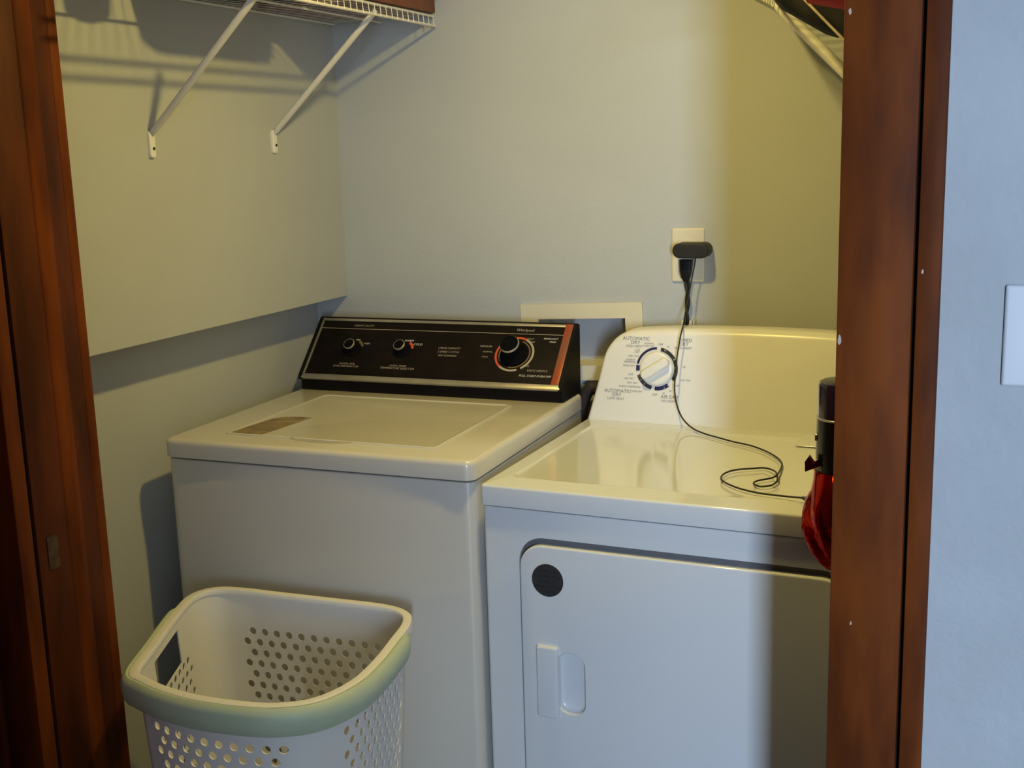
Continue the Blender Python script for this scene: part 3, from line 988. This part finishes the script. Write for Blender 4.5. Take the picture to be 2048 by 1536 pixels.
def ap(p):
    return (p[0] - OX, p[1] - OY, p[2] - OZ_)


cz_ = DZ + 0.0028
cord = [pix(1391, 515, y=2.553), pix(1389, 530, y=2.555), pix(1383, 560, y=2.555), pix(1374, 610, y=2.54), pix(1367, 648, y=2.49), pix(1365, 656, y=2.462), pix(1362, 668, y=2.442), pix(1358, 690, y=2.436), pix(1354, 715, y=2.430),
        pix(1352, 745, y=2.425), pix(1349, 775, y=2.419), pix(1354, 810, y=2.413), pix(1366, 838, y=2.404), pix(1386, 857, y=2.385)]
cord += [pix(a_, b_, z=cz_) for a_, b_ in ((1411, 868), (1432, 874), (1465, 883), (1504, 892), (1535, 904), (1556, 917), (1564, 928), (1561, 939))]
cord += [pix(1555, 950, z=cz_ + 0.003), pix(1555, 958, z=cz_ + 0.004), pix(1552, 965, z=cz_)]
cord += [pix(a_, b_, z=cz_) for a_, b_ in ((1541, 971), (1522, 973), (1509, 969), (1508, 965), (1517, 961))]
cord += [pix(1543, 956, z=cz_ + 0.001), pix(1553, 950, z=cz_ + 0.007), pix(1549, 942, z=cz_ + 0.004)]
cord += [pix(a_, b_, z=cz_) for a_, b_ in ((1530, 936), (1504, 937), (1470, 940), (1449, 947), (1442, 956), (1447, 963), (1465, 972), (1486, 979), (1517, 986), (1556, 991))]
cord += [pix(1590, 994.5, z=cz_ + 0.002), pix(1607, 995.5, z=cz_ + 0.004)]
cb = tube('cord', [ap(p) for p in smooth_path(cord, 6)], 0.0017, CORD, ad, 8)
# second plug: black, heavy cord dropping behind the dryer
pg = empty('power_plug', (-0.6655, YB, 1.2125), 0, 'black plug in the lower socket with a thick cord dropping behind the dryer', 'plug')
bm = bmesh.new()
rs = []
for z, hw, y0, y1 in ((0.016, 0.0125, -0.028, -0.0088), (0.014, 0.0135, -0.030, -0.0088), (-0.008, 0.0125, -0.031, -0.0095), (-0.024, 0.0095, -0.030, -0.012), (-0.034, 0.005, -0.027, -0.016)):
    rs.append(rrect(-hw, hw, y0, y1, 0.004, z, 4))
rings(bm, rs)
finish('plug_body', bm, BLACKS, pg)
bm = bmesh.new()
pa = []
pb = []
for k in range(40):
    t = k / 39
    z = -0.030 - 0.22 * t
    a_ = 15 * t
    x = 0.0025 - 0.012 * t + 0.004 * math.sin(5 * t)
    pa.append((x + 0.0030 * math.cos(a_), -0.0215 + 0.003 * math.sin(a_) + 0.002 * t, z))
    pb.append((x - 0.0030 * math.cos(a_), -0.0215 - 0.003 * math.sin(a_) + 0.002 * t, z))
add_tube(bm, pa, 0.0030, 8)
add_tube(bm, pb, 0.0030, 8)
finish('cord', bm, CORD, pg, smooth=60)
# second low box: dryer receptacle peeping over the console
do = empty('dryer_receptacle', (-0.663, YB, 1.040), 0, 'beige surface receptacle on the wall peeping over the dryer console', 'outlet')
slab('cover', -0.0165, 0.0125, -0.05, 0.050, 0.0005, 0.018, BEIGE, do, r=0.003, bt=0.003, mtx=FW)
slab('side_tab', 0.0125, 0.0165, -0.05, 0.052, 0.0005, 0.020, BEIGE, do, r=0.0015, bt=0.001, mtx=FW)

# light switch plate in the hall
sw = empty('switch_plate', (0.0345, YF, 1.257), 0, 'white light switch plate on the blue-grey hall wall, right of the casing', 'switch')
slab('cover_plate', -0.0355, 0.0355, -0.0575, 0.0575, 0.0003, 0.0062, PLATE, sw, r=0.003, bt=0.004, mtx=FW)
slab('toggle', -0.005, 0.005, -0.012, 0.012, 0.006, 0.012, PLATE, sw, r=0.002, bt=0.002, mtx=FW)

# ------------------------------------------------------------------ cordless hand vacuum on the dryer's front right corner
VX, VY = -0.226, 1.875
va = empty('hand_vacuum', (VX, VY, 0), 0, 'cordless hand vacuum, dark cylinder over glossy red body, on the dryer corner by the jamb', 'vacuum cleaner')
lathe('dust_bin', [(0.030, 0.925), (0.044, 0.935), (0.0445, 0.99), (0.0438, 1.048), (0.0432, 1.0485)], BLACKV, va, 40)
lathe('bin_lid', [(0.0425, 1.0485), (0.0425, 1.100), (0.0405, 1.1055), (0.034, 1.1085), (0.020, 1.110)], PURPLE, va, 40)
lathe('trim_ring', [(0.0438, 1.0465), (0.0446, 1.0475), (0.0446, 1.0490), (0.0438, 1.0500)], SILV, va, 40)
slab('release_button', -0.004, 0.004, -0.006, 0.006, 0.0, 0.004, SILV, va, r=0.003, bt=0.0015, mtx=frame((-0.0405, -0.014, 1.016), (0, -1, 0), (0, 0, 1)))
# red body: ribbed bulb overhanging the front edge of the dryer
bm = bmesh.new()
rs = []
nn = 64
for z, rx, ry, cy in ((0.812, 0.004, 0.004, -0.056), (0.816, 0.018, 0.016, -0.056), (0.826, 0.030, 0.022, -0.056), (0.842, 0.0425, 0.026, -0.056), (0.862, 0.0500, 0.0285, -0.056), (0.8795, 0.0535, 0.0300, -0.055),
                      (0.8845, 0.0545, 0.044, -0.040), (0.898, 0.0545, 0.048, -0.034), (0.915, 0.0520, 0.050, -0.028), (0.932, 0.0475, 0.050, -0.018), (0.948, 0.0465, 0.0480, -0.008), (0.962, 0.0470, 0.0475, 0.0)):
    ring_ = []
    for k in range(nn):
        a_ = 2 * PI * k / nn
        rib = 1 + 0.085 * math.sin(7 * a_ + z * 60) * (1 if z < 0.93 else 0.15)
        ring_.append((rx * rib * math.cos(a_), cy + ry * rib * math.sin(a_), z))
    rs.append(ring_)
rings(bm, rs)
finish('motor_body', bm, RED, va, smooth=60)
# little flared catch at the left of the bin
bm = bmesh.new()
rings(bm, [[(-0.036, y, 0.972), (-0.056, y, 0.963), (-0.0565, y, 0.9795), (-0.051, y, 0.988), (-0.044, y, 0.978), (-0.036, y, 0.985)] for y in (-0.034, -0.018)])
finish('catch', bm, RED, va)
_j = Vector(pix(1605, 995.5, z=DZ + 0.0065)) - Vector((VX, VY, 0))
tube('charging_jack', [_j, _j + Vector((0.014, -0.020, 0.003)), Vector((-0.030, 0.010, 0.906))], [0.0030, 0.0055, 0.0065], BLACKV, va, 10)
boxes('foot_pad', [(-0.02, 0.034, -0.004, 0.05, 0.8818, 0.935)], BLACKV, va, 0.003)
tube('nozzle', [(0.02, 0.030, 0.935), (0.045, 0.035, 0.96), (0.052, 0.035, 1.03)], 0.012, BLACKV, va, 12)

# ------------------------------------------------------------------ ceiling pendant with bare bulb (above the picture)
lx, ly, lz = LAMP_POS
lp = empty('pendant_lamp', (lx, ly, 0), 0, 'small closet pendant with glowing diffuser hanging from the ceiling', 'lamp')
lathe('canopy', [(0.05, CZ - 0.0005), (0.05, CZ - 0.012), (0.02, CZ - 0.025), (0.006, CZ - 0.028)], CLIPW, lp, 24)
tube('stem', [(0, 0, CZ - 0.026), (0, 0, lz + 0.055)], 0.004, CLIPW, lp, 8)
lathe('lamp_shade', [(0.006, lz + 0.058), (0.030, lz + 0.050), (0.038, lz + 0.030), (0.0385, lz + 0.004), (0.036, lz + 0.003)], CLIPW, lp, 24)
lathe('diffuser', [(0.0355, lz + 0.004), (0.035, lz + 0.001), (0.030, lz - 0.003), (0.020, lz - 0.006), (0.010, lz - 0.0072), (0.001, lz - 0.0075)], BULB, lp, 20, smooth=80)
for o in bpy.data.objects:                      # flat print: far too small to pick letters apart
    if 'lettering' in o.name:
        o['kind'] = 'stuff'
